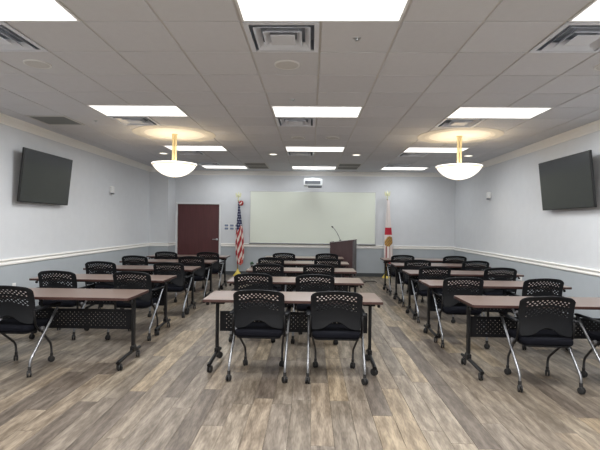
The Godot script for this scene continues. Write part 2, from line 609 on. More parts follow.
func cell(i: float, j: float) -> Vector3:
	return Vector3(GX + i * T, CE, GZ - j * T)

func build_ceiling() -> void:
	for j in [-1, 4, 9, 14, -6, -11]:
		for i in [-4, 0, 4]:
			lights.append([i, j])
	vents = [[-4, 0], [0, 0], [4, 0], [-4, 5], [0, 5], [4, 5], [-4, 10], [0, 10], [4, 10], [-4, 13], [4, 13]]
	grilles = [[-6, 5], [-2, 13], [2, 13], [-2, 14], [2, 14]]
	var open := {}
	for l in lights:
		open[Vector2i(l[0], l[1])] = true
		open[Vector2i(l[0] + 1, l[1])] = true
	for v in vents + grilles:
		open[Vector2i(v[0], v[1])] = true
	var o := structure(thing("ceiling")) as Node3D
	var st := mb()
	box(st, Vector3((XL + XR) / 2, CE + 0.22, (ZB + ZN) / 2), Vector3(XR - XL + 0.3, 0.1, ZN - ZB + 0.3))
	commit("deck", st, M.slab, o)
	st = mb()
	for i in range(-8, 10):
		var x := GX + i * T
		if x > XL + 0.02 and x < XR - 0.02:
			box(st, Vector3(x, CE + 0.014, (ZB + ZN) / 2), Vector3(0.022, 0.012, ZN - ZB))
	for j in range(-13, 18):
		var z := GZ - j * T
		if z > ZB + 0.02 and z < ZN - 0.02:
			box(st, Vector3((XL + XR) / 2, CE + 0.0145, z), Vector3(XR - XL, 0.012, 0.022))
	commit("ceiling_grid", st, M.grid, o)
	var rest := mb()
	var n := 0
	for j in range(-13, 18):
		for i in range(-8, 9):
			if open.has(Vector2i(i, j)):
				continue
			var x0 := maxf(GX + i * T, XL)
			var x1 := minf(GX + (i + 1) * T, XR)
			var z0 := minf(GZ - j * T, ZN)
			var z1 := maxf(GZ - (j + 1) * T, ZB)
			if x1 - x0 < 0.03 or z0 - z1 < 0.03:
				continue
			var g := 0.009
			var c := Vector3((x0 + x1) / 2, CE + 0.012 + rng.randf_range(-0.0008, 0.0008), (z0 + z1) / 2)
			var size := Vector3(x1 - x0 - 2 * g, 0.024, z0 - z1 - 2 * g * 0.9)
			var depth := -z1
			var seen := depth > 2.9 and absf((x0 + x1) / 2) < depth * 0.72 + 0.5
			if seen and n < 296:
				n += 1
				var s := mb()
				box(s, c, size, 0.004)
				commit("ceiling_tile", s, M.tile if (i * 7 + j * 3) % 5 < 3 else M.tile2, o)
			else:
				box(rest, c, size, 0.004)
	var r := commit("ceiling_tiling", rest, M.tile, o)
	r.set_meta("kind", "stuff")

func row_word(k: int, n: int) -> String:
	if k == 0:
		return "nearest"
	if k == n - 1:
		return "farthest"
	return ["", "second", "third", "fourth"][k]

func build_ceiling_lights() -> void:
	var cols := {-4: "left", 0: "centre", 4: "right"}
	var rows := {-1: "nearest row", 4: "second row", 9: "third row", 14: "farthest row", -6: "row overhead behind the view", -11: "rearmost row behind the view"}
	# the far rows, in front of the board, are dimmed
	var power := {-11: 6.4, -6: 6.4, -1: 6.4, 4: 4.6, 9: 2.5, 14: 1.3}
	for l in lights:
		var c := cell(l[0] + 1.0, l[1] + 0.5)
		var o := thing("panel_light", Vector3(c.x, CE, c.z))
		tag(o, "glowing flat white ceiling panel light, %s, %s column" % [rows[l[1]], cols[l[0]]], "light", "recessed ceiling panel lights")
		var st := mb()
		box(st, Vector3(0, 0.004, 0), Vector3(2 * T - 0.055, 0.008, T - 0.045), 0.001)
		commit("diffuser", st, M.panel, o)
		st = mb()
		for s in [-1.0, 1.0]:
			box(st, Vector3(s * (T - 0.018), 0.002, 0), Vector3(0.02, 0.014, T - 0.02), 0.003)
			box(st, Vector3(0, 0.002, s * (T / 2 - 0.0145)), Vector3(2 * T - 0.04, 0.014, 0.01), 0.003)
		commit("frame", st, M.fitting, o)
		st = mb()
		box(st, Vector3(0, 0.05, 0), Vector3(2 * T - 0.03, 0.08, T - 0.03))
		commit("housing", st, M.fitting, o)
		var a := AreaLight3D.new()
		a.name = "panel_lamp"
		a.area_size = Vector2(2 * T - 0.08, T - 0.06)
		a.light_energy = power[l[1]]
		a.light_color = Color(1.0, 0.99, 0.975) if l[1] < 4 else Color(0.965, 0.985, 1.0)
		a.shadow_enabled = true
		a.area_range = 20.0
		a.rotation.x = -PI / 2
		a.position = Vector3(0, -0.012, 0)
		o.add_child(a, true)

func build_ceiling_fittings() -> void:
	var col_word := {-4: "left", 0: "centre", 4: "right"}
	var row_of := {0: "beyond the nearest row of lights", 5: "beyond the second row of lights", 10: "beyond the third row of lights", 13: "just before the farthest row of lights"}
	for v in vents:
		var c := cell(v[0] + 0.5, v[1] + 0.5)
		var o := thing("air_diffuser", Vector3(c.x, CE, c.z))
		tag(o, "square stepped white air diffuser, %s column, %s" % [col_word[v[0]], row_of[v[1]]], "vent", "square ceiling air diffusers")
		var st := mb()
		for s in [-1.0, 1.0]:
			box(st, Vector3(s * 0.275, 0.001, 0), Vector3(0.04, 0.012, 0.585), 0.002)
			box(st, Vector3(0, 0.001, s * 0.275), Vector3(0.51, 0.012, 0.04), 0.002)
		commit("frame", st, M.vent, o)
		st = mb()
		box(st, Vector3(0, 0.11, 0), Vector3(0.56, 0.02, 0.56))
		for s in [-1.0, 1.0]:
			box(st, Vector3(s * 0.285, 0.06, 0), Vector3(0.01, 0.11, 0.58))
			box(st, Vector3(0, 0.06, s * 0.285), Vector3(0.56, 0.11, 0.01))
		commit("duct_box", st, M.vent_dark, o)
		for k in 2:
			st = mb()
			var r0 := 0.225 - k * 0.07      # lower, outer edge
			var r1 := r0 - 0.045            # upper, inner edge
			var y0 := -0.012 - k * 0.004
			for q in 4:
				var b := Basis(Vector3.UP, PI / 2 * q)
				for dy in [0.0, 0.004]:
					quad(st, b * Vector3(r0, y0 + dy, -r0), b * Vector3(r0, y0 + dy, r0), b * Vector3(r1, y0 + 0.05 + dy, r1), b * Vector3(r1, y0 + 0.05 + dy, -r1), b * Vector3(0.5, -1.0, 0) * (1.0 if dy == 0.0 else -1.0))
				quad(st, b * Vector3(r0, y0, -r0), b * Vector3(r0, y0, r0), b * Vector3(r0, y0 + 0.004, r0), b * Vector3(r0, y0 + 0.004, -r0), b * Vector3.RIGHT)
			commit("louver", st, M.vent, o)
		st = mb()
		box(st, Vector3(0, -0.014, 0), Vector3(0.2, 0.006, 0.2), 0.002)
		commit("centre_plate", st, M.vent, o)
	var gl := {Vector2i(-6, 5): "flat grey return air grille beside the left wall crown moulding", Vector2i(-2, 13): "flat grey return grille left of the far centre light, nearer of its pair", Vector2i(2, 13): "flat grey return grille right of the far centre light, nearer of its pair", Vector2i(-2, 14): "flat grey return grille left of the far centre light, farther of its pair", Vector2i(2, 14): "flat grey return grille right of the far centre light, farther of its pair"}
	for v in grilles:
		var c := cell(v[0] + 0.5, v[1] + 0.5)
		var o := thing("return_grille", Vector3(c.x, CE, c.z))
		tag(o, gl[Vector2i(v[0], v[1])], "vent", "flat return air grilles")
		var st := mb()
		for s in [-1.0, 1.0]:
			box(st, Vector3(s * 0.283, 0.0, 0), Vector3(0.03, 0.012, 0.59), 0.002)
			box(st, Vector3(0, 0.0, s * 0.283), Vector3(0.536, 0.012, 0.03), 0.002)
		commit("frame", st, M.grid, o)
		st = mb()
		for k in 26:
			box(st, Vector3(0, 0.004, -0.26 + k * 0.0208), Vector3(0.536, 0.003, 0.013), 0.0, Basis(Vector3.RIGHT, 0.6))
		commit("slats", st, M.grille, o).set_meta("kind", "stuff")
		st = mb()
		box(st, Vector3(0, 0.05, 0), Vector3(0.57, 0.02, 0.57))
		commit("backing", st, M.vent_dark, o)
	# round speakers
	for v in [[-4, 1, "round white ceiling speaker near the left column's nearest diffuser"], [0, 1, "round white ceiling speaker behind the nearest centre diffuser"], [5, 1, "round white ceiling speaker at the right edge of the view"], [0, 7, "round white ceiling speaker before the third centre light, left tile"], [1, 7, "round white ceiling speaker before the third centre light, right tile"]]:
		var c := cell(v[0] + 0.5, v[1] + 0.5)
		var o := thing("ceiling_speaker", Vector3(c.x, CE, c.z))
		tag(o, v[2], "speaker", "round ceiling speakers")
		var st := mb()
		lathe(st, Vector3.ZERO, [Vector2(0.125, 0.0), Vector2(0.122, -0.01), Vector2(0.112, -0.013), Vector2(0.106, -0.009)], 28)
		commit("rim", st, M.fitting, o)
		st = mb()
		lathe(st, Vector3.ZERO, [Vector2(0.107, -0.009), Vector2(0.06, -0.013), Vector2(0.0, -0.014)], 28)
		commit("grille", st, M.grid, o)
	# recessed downlights
	var names := ["small lit recessed downlight left of the left pendant bowl's pole", "small lit recessed downlight above the left part of the whiteboard", "small lit recessed downlight above the right part of the whiteboard", "small lit recessed downlight right of the right pendant bowl's pole"]
	var k := 0
	for v in [[-5, 10], [-1, 10], [2, 10], [6, 10]]:
		var c := cell(v[0] + 0.5, v[1] + 0.65)
		var o := thing("downlight", Vector3(c.x, CE, c.z))
		tag(o, names[k], "light", "recessed downlights")
		k += 1
		var st := mb()
		lathe(st, Vector3.ZERO, [Vector2(0.115, 0.0), Vector2(0.112, -0.006), Vector2(0.085, -0.008), Vector2(0.08, 0.0)], 24)
		commit("trim_ring", st, M.fitting, o)
		st = mb()
		lathe(st, Vector3.ZERO, [Vector2(0.082, -0.004), Vector2(0.05, -0.008), Vector2(0.0, -0.009)], 24)
		commit("lens", st, glow(Color(1, 0.97, 0.9), 1.8), o)
		var s := SpotLight3D.new()
		s.name = "downlight_lamp"
		s.spot_angle = 55.0
		s.spot_range = 20.0
		s.spot_attenuation = 2.0
		s.light_energy = 0.5
		s.light_size = 0.07
		s.light_color = Color(1, 0.94, 0.84)
		s.shadow_enabled = true
		s.rotation.x = -PI / 2
		s.position = Vector3(0, -0.03, 0)
		o.add_child(s, true)
	# sprinkler heads
	for v in [[1, 0, "tiny chrome sprinkler head right of the nearest centre diffuser"], [0, 3, "tiny chrome sprinkler head before the second centre light"], [-5, 5, "tiny chrome sprinkler head beside the left return grille"]]:
		var c := cell(v[0] + 0.5, v[1] + 0.5)
		var o := thing("sprinkler", Vector3(c.x, CE, c.z))
		tag(o, v[2], "sprinkler", "ceiling sprinklers")
		var st := mb()
		lathe(st, Vector3.ZERO, [Vector2(0.032, 0.0), Vector2(0.031, -0.004), Vector2(0.012, -0.007), Vector2(0.01, -0.016), Vector2(0.018, -0.019), Vector2(0.018, -0.021), Vector2(0, -0.022)], 16)
		commit("head", st, M.silver, o)
	# pendant bowls under plaster medallions
	for v in [[-3.0, 7.1, "left"], [5.02, 7.1, "right"]]:
		var c := cell(v[0], v[1])
		var md := thing("ceiling_medallion", Vector3(c.x, CE, c.z))
		tag(md, "large round white plaster ceiling medallion above the %s pendant" % v[2], "medallion", "ceiling medallions")
		var st := mb()
		lathe(st, Vector3.ZERO, [Vector2(0.7, 0.0), Vector2(0.697, -0.006), Vector2(0.68, -0.009), Vector2(0.66, -0.006), Vector2(0.60, -0.006), Vector2(0.58, -0.011), Vector2(0.555, -0.012), Vector2(0.53, -0.008), Vector2(0.51, -0.008), Vector2(0.5, -0.003)], 64)
		commit("ring", st, M.plaster, md)
		st = mb()
		lathe(st, Vector3.ZERO, [Vector2(0.502, -0.004), Vector2(0.3, -0.004), Vector2(0.08, -0.004), Vector2(0.0, -0.004)], 64)
		commit("disc", st, M.medallion, md)
		var o := thing("pendant_light", Vector3(c.x, 0, c.z))
		tag(o, "lit white bowl pendant on a brass stem, %s of the room" % v[2], "pendant lamp", "bowl pendant lamps")
		st = mb()
		var prof: Array = []
		var outer: Array = []
		for q in 13:
			var a := PI / 2 * q / 12.0
			var reach := 0.417 * sin(a * 0.68)
			outer.append(Vector2(reach * 0.372 / (0.417 * sin(PI / 2 * 0.68)), 2.30 + 0.215 * (1.0 - cos(a * 0.68)) / (1.0 - cos(PI / 2 * 0.68))))
		for q in 13:
			prof.append(outer[12 - q])
		prof.reverse()
		lathe(st, Vector3.ZERO, prof, 48)
		var inner: Array = []
		for q in 13:
			var pt: Vector2 = outer[12 - q]
			inner.append(Vector2(maxf(pt.x - 0.012, 0.0), pt.y + 0.012))
		lathe(st, Vector3.ZERO, inner, 48)
		commit("bowl", st, M.bowl, o)
		st = mb()
		lathe(st, Vector3.ZERO, [Vector2(0.356, 2.512), Vector2(0.372, 2.511), Vector2(0.382, 2.519), Vector2(0.384, 2.528), Vector2(0.378, 2.534), Vector2(0.356, 2.532), Vector2(0.356, 2.512)], 48)
		commit("rim", st, M.bowl, o)
		st = mb()
		lathe(st, Vector3.ZERO, [Vector2(0.36, 2.499), Vector2(0.373, 2.499), Vector2(0.377, 2.505), Vector2(0.374, 2.511), Vector2(0.36, 2.511), Vector2(0.36, 2.499)], 48)
		commit("gold_band", st, M.brass, o)
		st = mb()
		for q in 3:
			var a := TAU * q / 3.0 + 0.5
			tube(st, [Vector3(cos(a) * 0.028, 2.34, sin(a) * 0.028), Vector3(cos(a) * 0.028, CE - 0.02, sin(a) * 0.028)], 0.017, 12)
		commit("stem", st, M.brass, o)
		st = mb()
		lathe(st, Vector3.ZERO, [Vector2(0.0, CE - 0.018), Vector2(0.046, CE - 0.018), Vector2(0.05, CE - 0.012), Vector2(0.05, CE - 0.003)], 28)
		commit("canopy", st, M.brass, o)
		st = mb()
		lathe(st, Vector3.ZERO, [Vector2(0.0, 2.285), Vector2(0.012, 2.29), Vector2(0.016, 2.302)], 16)
		commit("finial", st, M.brass, o)
		for q in 3:
			var a := TAU * q / 3.0 + 0.2
			var p := Vector3(cos(a) * 0.2, 2.44, sin(a) * 0.2)
			st = mb()
			lathe(st, p, [Vector2(0.0, -0.04), Vector2(0.025, -0.025), Vector2(0.03, 0.0), Vector2(0.02, 0.03), Vector2(0.0, 0.045)], 12)
			commit("bulb", st, glow(Color(1, 0.88, 0.68), 3.0), o)
			var l := OmniLight3D.new()
			l.name = "bulb_lamp"
			l.light_color = Color(1.0, 0.87, 0.66)
			l.light_energy = 0.062
			l.light_size = 0.03
			l.omni_range = 20.0
			l.omni_attenuation = 2.0
			l.shadow_enabled = true
			l.position = p
			o.add_child(l, true)

# ---------------------------------------------------------------- tables
func caster(st: SurfaceTool, at: Vector3, r: float, turn: float) -> void:
	var b := Basis(Vector3.UP, turn)
	for s in [-1.0, 1.0]:
		lathe(st, at + b * Vector3(s * 0.004, r, 0), [Vector2(0.0, 0.0), Vector2(r * 0.7, 0.0), Vector2(r * 0.95, 0.003), Vector2(r, 0.008), Vector2(r * 0.94, 0.015), Vector2(r * 0.5, 0.018), Vector2(0.0, 0.018)], 14, b * Basis(Vector3.FORWARD, s * PI / 2))
	box(st, at + b * Vector3(0, r * 1.75, 0.004), Vector3(0.03, 0.022, 0.034), 0.006, b)

func make_table() -> Node3D:
	var o := thing("training_table")
	var st := mb()
	slab(st, rounded(0.914, 0.305, 0.02, 3), 0.711, 0.7385, 0.004)
	var top := commit("tabletop", st, M.table_edge, o)
	st = mb()
	slab(st, rounded(0.912, 0.303, 0.018, 3), 0.7383, 0.7395, 0.0006, Vector3.ZERO, 1)
	commit("laminate", st, M.table_top, top)
	for s in [-1.0, 1.0]:
		st = mb()
		box(st, Vector3(s * 0.83, 0.39, -0.055), Vector3(0.03, 0.56, 0.058), 0.006)
		box(st, Vector3(s * 0.83, 0.135, -0.055), Vector3(0.044, 0.06, 0.09), 0.008)
		var leg := commit("leg", st, M.black_metal, o)
		st = mb()
		tube(st, [Vector3(s * 0.83, 0.083, 0.34), Vector3(s * 0.83, 0.092, 0.31), Vector3(s * 0.83, 0.105, 0.05), Vector3(s * 0.83, 0.107, -0.06), Vector3(s * 0.83, 0.098, -0.24)], 0.021, 10, 0.017)
		commit("foot", st, M.black_metal, leg)
		for z in [0.3, -0.19]:
			st = mb()
			caster(st, Vector3(s * 0.83, 0.0, z), 0.037, s * 0.5 + z)
			tube(st, [Vector3(s * 0.83, 0.06, z), Vector3(s * 0.83, 0.09, z)], 0.008, 8)
			commit("caster", st, M.rubber, leg)
		st = mb()
		box(st, Vector3(s * 0.83, 0.688, -0.03), Vector3(0.05, 0.036, 0.4), 0.006)
		box(st, Vector3(s * 0.79, 0.662, -0.055), Vector3(0.09, 0.05, 0.08), 0.01)
		commit("hinge_bracket", st, M.black_metal, o)
		st = mb()
		tube(st, [Vector3(s * 0.7, 0.694, 0.15), Vector3(s * 0.86, 0.694, 0.16), Vector3(s * 0.885, 0.69, 0.165), Vector3(s * 0.89, 0.68, 0.165)], 0.008, 8)
		lathe(st, Vector3(s * 0.89, 0.674, 0.165), [Vector2(0.0, -0.018), Vector2(0.014, -0.014), Vector2(0.018, 0.0), Vector2(0.012, 0.014), Vector2(0.0, 0.016)], 12)
		commit("flip_lever", st, M.black_metal, o)
	st = mb()
	box(st, Vector3(0, 0.672, -0.06), Vector3(1.58, 0.032, 0.04), 0.006)
	commit("crossbar", st, M.black_metal, o)
	st = mb()
	var pz := -0.075
	var fn := func(u: float, v: float, side: int) -> Vector3: return Vector3(u, v, pz + 0.0018 * side)
	holed_sheet(st, fn, -0.755, 0.755, 0.362, 0.525, 32, 7, 0.125, 0.27)
	plain_sheet(st, fn, -0.805, 0.805, 0.335, 0.362, 1, 1)
	plain_sheet(st, fn, -0.805, 0.805, 0.525, 0.55, 1, 1)
	plain_sheet(st, fn, -0.805, -0.755, 0.362, 0.525, 1, 1)
	plain_sheet(st, fn, 0.755, 0.805, 0.362, 0.525, 1, 1)
	box(st, Vector3(0, 0.339, pz), Vector3(1.61, 0.01, 0.014), 0.002)
	box(st, Vector3(0, 0.548, pz), Vector3(1.61, 0.01, 0.014), 0.002)
	commit("modesty_panel", st, M.panel_black, o)
	for x in [-0.62, -0.2, 0.2, 0.62]:
		st = mb()
		box(st, Vector3(x, 0.603, pz + 0.004), Vector3(0.024, 0.115, 0.008), 0.002)
		commit("hanger", st, M.black_metal, o)
	return o

const TABLES := {
	"left": [[-2.765, -4.82], [-2.875, -6.25], [-2.865, -7.66], [-2.865, -9.07], [-2.85, -10.48]],
	"centre": [[-0.182, -4.83], [-0.205, -6.27], [-0.16, -7.68], [-0.16, -9.1], [-0.16, -10.5]],
	"right": [[2.51, -4.76], [2.455, -6.17], [2.5, -7.57], [2.545, -9.0], [2.545, -10.35]],
}

func build_tables() -> void:
	var proto := make_table()
	var first := true
	for block in TABLES:
		for k in 5:
			var o := proto
			if not first:
				o = proto.duplicate() as Node3D
				o.name = numbered("training_table")
				add_child(o)
			first = false
			var p: Array = TABLES[block][k]
			o.position = Vector3(p[0], 0, p[1])
			o.rotation.y = deg_to_rad(rng.randf_range(-0.5, 0.5))
			tag(o, "long brown-topped folding table on black wheeled legs, %s row of the %s block" % [row_word(k, 5), block], "table", "training tables in three blocks")

# ---------------------------------------------------------------- chairs
func chair_back_point(u: float, v: float, side: int) -> Vector3:
	# u -1..1 across, v 0..1 up, side +1 = rear face
	var lift := exp(-pow(u / 0.6, 2.0) * 1.25)
	var y_bot := 0.496 + 0.085 * (lift - 0.02) * clampf(1.3 - absf(u), 0.0, 1.0)
	var y_top := 0.848 + 0.026 * (1.0 - u * u)
	var corner := smoothstep(0.9, 1.0, v)
	var half := lerpf(0.234, 0.244, smoothstep(0.0, 0.6, v)) - 0.014 * corner * corner
	var low := 1.0 - smoothstep(0.0, 0.08, v)
	half -= 0.008 * low
	var y := lerpf(y_bot, y_top, v) - 0.012 * corner * smoothstep(0.85, 1.0, absf(u))
	var t := (y - 0.49) / 0.4
	var z := -0.06 + 0.06 * t * t - 0.02 * sin(t * PI) - 0.035 * u * u
	return Vector3(u * half, y, z + 0.005 * side)

func make_chair() -> Node3D:
	var o := thing("nesting_chair")
	# origin: floor under the rear casters' midpoint; the sitter looks to -z
	var st := mb()
	slab(st, rounded(0.232, 0.22, 0.06, 6), 0.418, 0.48, 0.024, Vector3(0, 0, -0.235), 5)
	commit("seat", st, M.seat, o)
	st = mb()
	slab(st, rounded(0.215, 0.2, 0.05, 5), 0.402, 0.419, 0.006, Vector3(0, 0, -0.235), 2)
	commit("seat_pan", st, M.black_plastic, o)
	st = mb()
	var fn := chair_back_point
	plain_sheet(st, fn, -1.0, 1.0, 0.0, 0.46, 18, 8)
	holed_sheet(st, fn, -0.84, 0.84, 0.46, 0.68, 10, 4, 0.3, 0.42)
	plain_sheet(st, fn, -0.84, 0.84, 0.68, 0.73, 14, 1)
	holed_sheet(st, fn, -0.84, 0.84, 0.73, 0.9, 10, 3, 0.3, 0.42)
	plain_sheet(st, fn, -1.0, -0.84, 0.46, 0.9, 2, 8)
	plain_sheet(st, fn, 0.84, 1.0, 0.46, 0.9, 2, 8)
	plain_sheet(st, fn, -1.0, 1.0, 0.9, 1.0, 18, 4)
	var rim: Array = []
	for i in 25:
		rim.append(fn.call(-1.0, i / 24.0, 0))
	for i in range(1, 25):
		rim.append(fn.call(-1.0 + i / 12.0, 1.0, 0))
	for i in range(1, 25):
		rim.append(fn.call(1.0, 1.0 - i / 24.0, 0))
	tube(st, rim, 0.0075, 6)
	var low: Array = []
	for i in 25:
		low.append(fn.call(-1.0 + i / 12.0, 0.0, 0))
	tube(st, low, 0.0065, 6)
	commit("backrest", st, M.black_plastic, o)
	for s in [-1.0, 1.0]:
		# long rear leg: from the arm front down and back to the rear caster
		var p0 := Vector3(s * 0.268, 0.614, -0.475)
		var p1 := Vector3(s * 0.270, 0.155, 0.0)
		var p2 := Vector3(s * 0.270, 0.075, 0.004)
		st = mb()
		tube(st, [p0] + arc_path(p0, p1, p2, 0.04) + [p2], 0.0125, 10)
		var leg := commit("leg", st, M.chrome, o)
		st = mb()
		caster(st, Vector3(s * 0.270, 0, 0.012), 0.032, s * 0.4 + 0.2)
		tube(st, [Vector3(s * 0.27, 0.045, 0.006), Vector3(s * 0.27, 0.1, 0.004)], 0.016, 10)
		commit("caster", st, M.rubber, leg)
		# front leg: from the seat pivot forward to the front caster
		var q0 := Vector3(s * 0.238, 0.432, -0.19)
		var q1 := Vector3(s * 0.196, 0.19, -0.468)
		var q2 := Vector3(s * 0.196, 0.07, -0.475)
		st = mb()
		tube(st, [q0] + arc_path(q0, q1, q2, 0.05) + [q2], 0.0115, 10)
		leg = commit("leg", st, M.leg_dark, o)
		st = mb()
		caster(st, Vector3(s * 0.196, 0, -0.472), 0.032, s * -0.5)
		tube(st, [Vector3(s * 0.196, 0.045, -0.475), Vector3(s * 0.196, 0.095, -0.475)], 0.015, 10)
		commit("caster", st, M.rubber, leg)
		# armrest pad and the upright that carries the back
		st = mb()
		slab(st, rounded(0.022, 0.215, 0.02, 4), 0.622, 0.644, 0.008, Vector3(s * 0.27, 0, -0.285), 2)
		box(st, Vector3(s * 0.268, 0.612, -0.465), Vector3(0.03, 0.04, 0.04), 0.008)
		commit("armrest", st, M.black_plastic, o)
		st = mb()
		tube(st, [Vector3(s * 0.25, 0.40, -0.18), Vector3(s * 0.25, 0.47, -0.115), Vector3(s * 0.252, 0.54, -0.095), Vector3(s * 0.252, 0.62, -0.09), Vector3(s * 0.258, 0.632, -0.13)], 0.011, 8)
		commit("back_upright", st, M.black_metal, o)
		st = mb()
		lathe(st, Vector3(s * 0.257, 0.42, -0.215), [Vector2(0, 0.016), Vector2(0.02, 0.014), Vector2(0.024, 0.0), Vector2(0.02, -0.014), Vector2(0, -0.016)], 14, Basis(Vector3.FORWARD, PI / 2))
		commit("pivot_hub", st, M.hub, o)
	st = mb()
	tube(st, [Vector3(-0.255, 0.415, -0.2), Vector3(0.255, 0.415, -0.2)], 0.011, 8)
	commit("crossbar", st, M.leg_dark, o)
	return o

# x, depth of the rear casters and turn in degrees, per table
const CHAIRS := {
	"left": [[[-2.985, 4.3, -1.0]], [[-3.29, 5.68, 0.0], [-2.32, 5.70, -1.5]], [[-3.4, 7.12, 1.0], [-2.285, 7.1, -1.0]], [[-3.37, 8.45, 0.0], [-2.285, 8.47, 1.0]], [[-3.19, 9.75, -1.0], [-2.275, 9.8, 0.0]]],
	"centre": [[[-0.505, 4.29, -2.0], [0.253, 4.275, -0.5]], [[-0.74, 5.72, 1.0], [0.054, 5.68, -1.0]], [[-0.68, 7.08, 0.0], [0.128, 7.08, 1.0]], [[-0.76, 8.5, 0.0], [0.31, 8.4, -1.0]], [[-0.595, 9.85, 1.0], [0.35, 9.85, 0.0]]],
	"right": [[[2.2, 4.165, -2.5], [2.975, 4.14, 1.5]], [[1.915, 5.62, -1.0], [2.9, 5.6, 1.0]], [[1.95, 7.04, 1.0], [2.95, 7.0, -1.0]], [[2.0, 8.4, 0.0], [3.06, 8.35, 1.0]], [[1.98, 9.68, -1.0], [3.07, 9.6, 0.0]]],
}

func build_chairs() -> void:
	var proto := make_chair()
	var first := true
	for block in CHAIRS:
		for k in 5:
			var row: Array = CHAIRS[block][k]
			for n in row.size():
				var o := proto
				if not first:
					o = proto.duplicate() as Node3D
					o.name = numbered("nesting_chair")
					add_child(o)
				first = false
				var c: Array = row[n]
				o.position = Vector3(c[0], 0, -c[1])
				o.rotation.y = deg_to_rad(c[2])
				var which: String = "only" if row.size() == 1 else ("left-hand" if n == 0 else "right-hand")
				tag(o, "black perforated-back wheeled chair, %s seat at the %s table of the %s block" % [which, row_word(k, 5), block], "chair", "black wheeled chairs at the tables")

# ---------------------------------------------------------------- front wall
func build_front_wall_things() -> void:
	# whiteboard
	var x0 := -1.815
	var x1 := 1.88
	var y0 := 0.935
	var y1 := 2.475
	var o := thing("whiteboard", Vector3((x0 + x1) / 2, (y0 + y1) / 2, ZB))
	tag(o, "long blank cream-white board on the far wall between the flags", "whiteboard")
	var w := x1 - x0
	var h := y1 - y0
	var st := mb()
	box(st, Vector3(0, 0, 0.013), Vector3(w - 0.03, h - 0.03, 0.016))
	commit("writing_surface", st, M.board, o)
	st = mb()
	for s in [-1.0, 1.0]:
		box(st, Vector3(s * (w / 2 - 0.01), 0, 0.015), Vector3(0.02, h, 0.028), 0.004)
		box(st, Vector3(0, s * (h / 2 - 0.01), 0.015), Vector3(w - 0.04, 0.02, 0.028), 0.004)
	commit("frame", st, M.silver, o)
	st = mb()
	extrude(st, PackedVector2Array([Vector2(0, 0), Vector2(0.075, -0.012), Vector2(0.085, 0.004), Vector2(0.078, 0.006), Vector2(0.07, -0.004), Vector2(0, 0.012)]), Vector3.BACK, Vector3.UP, Vector3(-w / 2, -h / 2 - 0.008, 0.002), Vector3(w / 2, -h / 2 - 0.008, 0.002))
	commit("pen_tray", st, mat(rgb(122, 124, 124), 0.45, 0.3), o)
	# projector above the board
	o = thing("projector", Vector3(0.035, 2.665, ZB))
	tag(o, "white short-throw projector on a wall arm above the whiteboard", "projector")
	st = mb()
	slab(st, rounded(0.26, 0.19, 0.04, 4), -0.09, 0.1, 0.02, Vector3(0, 0, 0.62), 3)
	commit("body", st, mat(rgb(206, 209, 211), 0.5), o)
	st = mb()
	box(st, Vector3(-0.01, 0.0, 0.805), Vector3(0.42, 0.085, 0.02), 0.004)
	commit("vent_strip", st, M.dark_grey, o)
	st = mb()
	box(st, Vector3(0.05, -0.108, 0.68), Vector3(0.38, 0.05, 0.24), 0.008)
	lathe(st, Vector3(0.0, -0.075, 0.5), [Vector2(0.0, -0.035), Vector2(0.05, -0.03), Vector2(0.06, 0.0)], 20)
	commit("lens_housing", st, M.dark_grey, o)
	st = mb()
	box(st, Vector3(0, 0.115, 0.36), Vector3(0.1, 0.035, 0.6), 0.008)
	box(st, Vector3(0, 0.1, 0.6), Vector3(0.16, 0.02, 0.16), 0.004)
	box(st, Vector3(0, 0.1, 0.012), Vector3(0.3, 0.2, 0.024), 0.004)
	commit("wall_arm", st, M.white_plastic, o)
	# plates beside the door
	for k in 3:
		o = thing("wall_plate", Vector3(-2.5 + k * 0.16, 1.4, ZB))
		tag(o, ["grey-blue control plate nearest the door, far wall", "grey-blue control plate, middle of three beside the door", "grey-blue control plate partly behind the striped flag"][k], "wall plate", "control plates beside the door")
		st = mb()
		box(st, Vector3(0, 0, 0.005), Vector3(0.14, 0.185, 0.01), 0.003)
		commit("plate", st, M.white_plastic, o)
		for s in [-1.0, 1.0]:
			st = mb()
			box(st, Vector3(0, s * 0.045, 0.011), Vector3(0.108, 0.062, 0.008), 0.002)
			commit("switch", st, M.blue_grey, o)

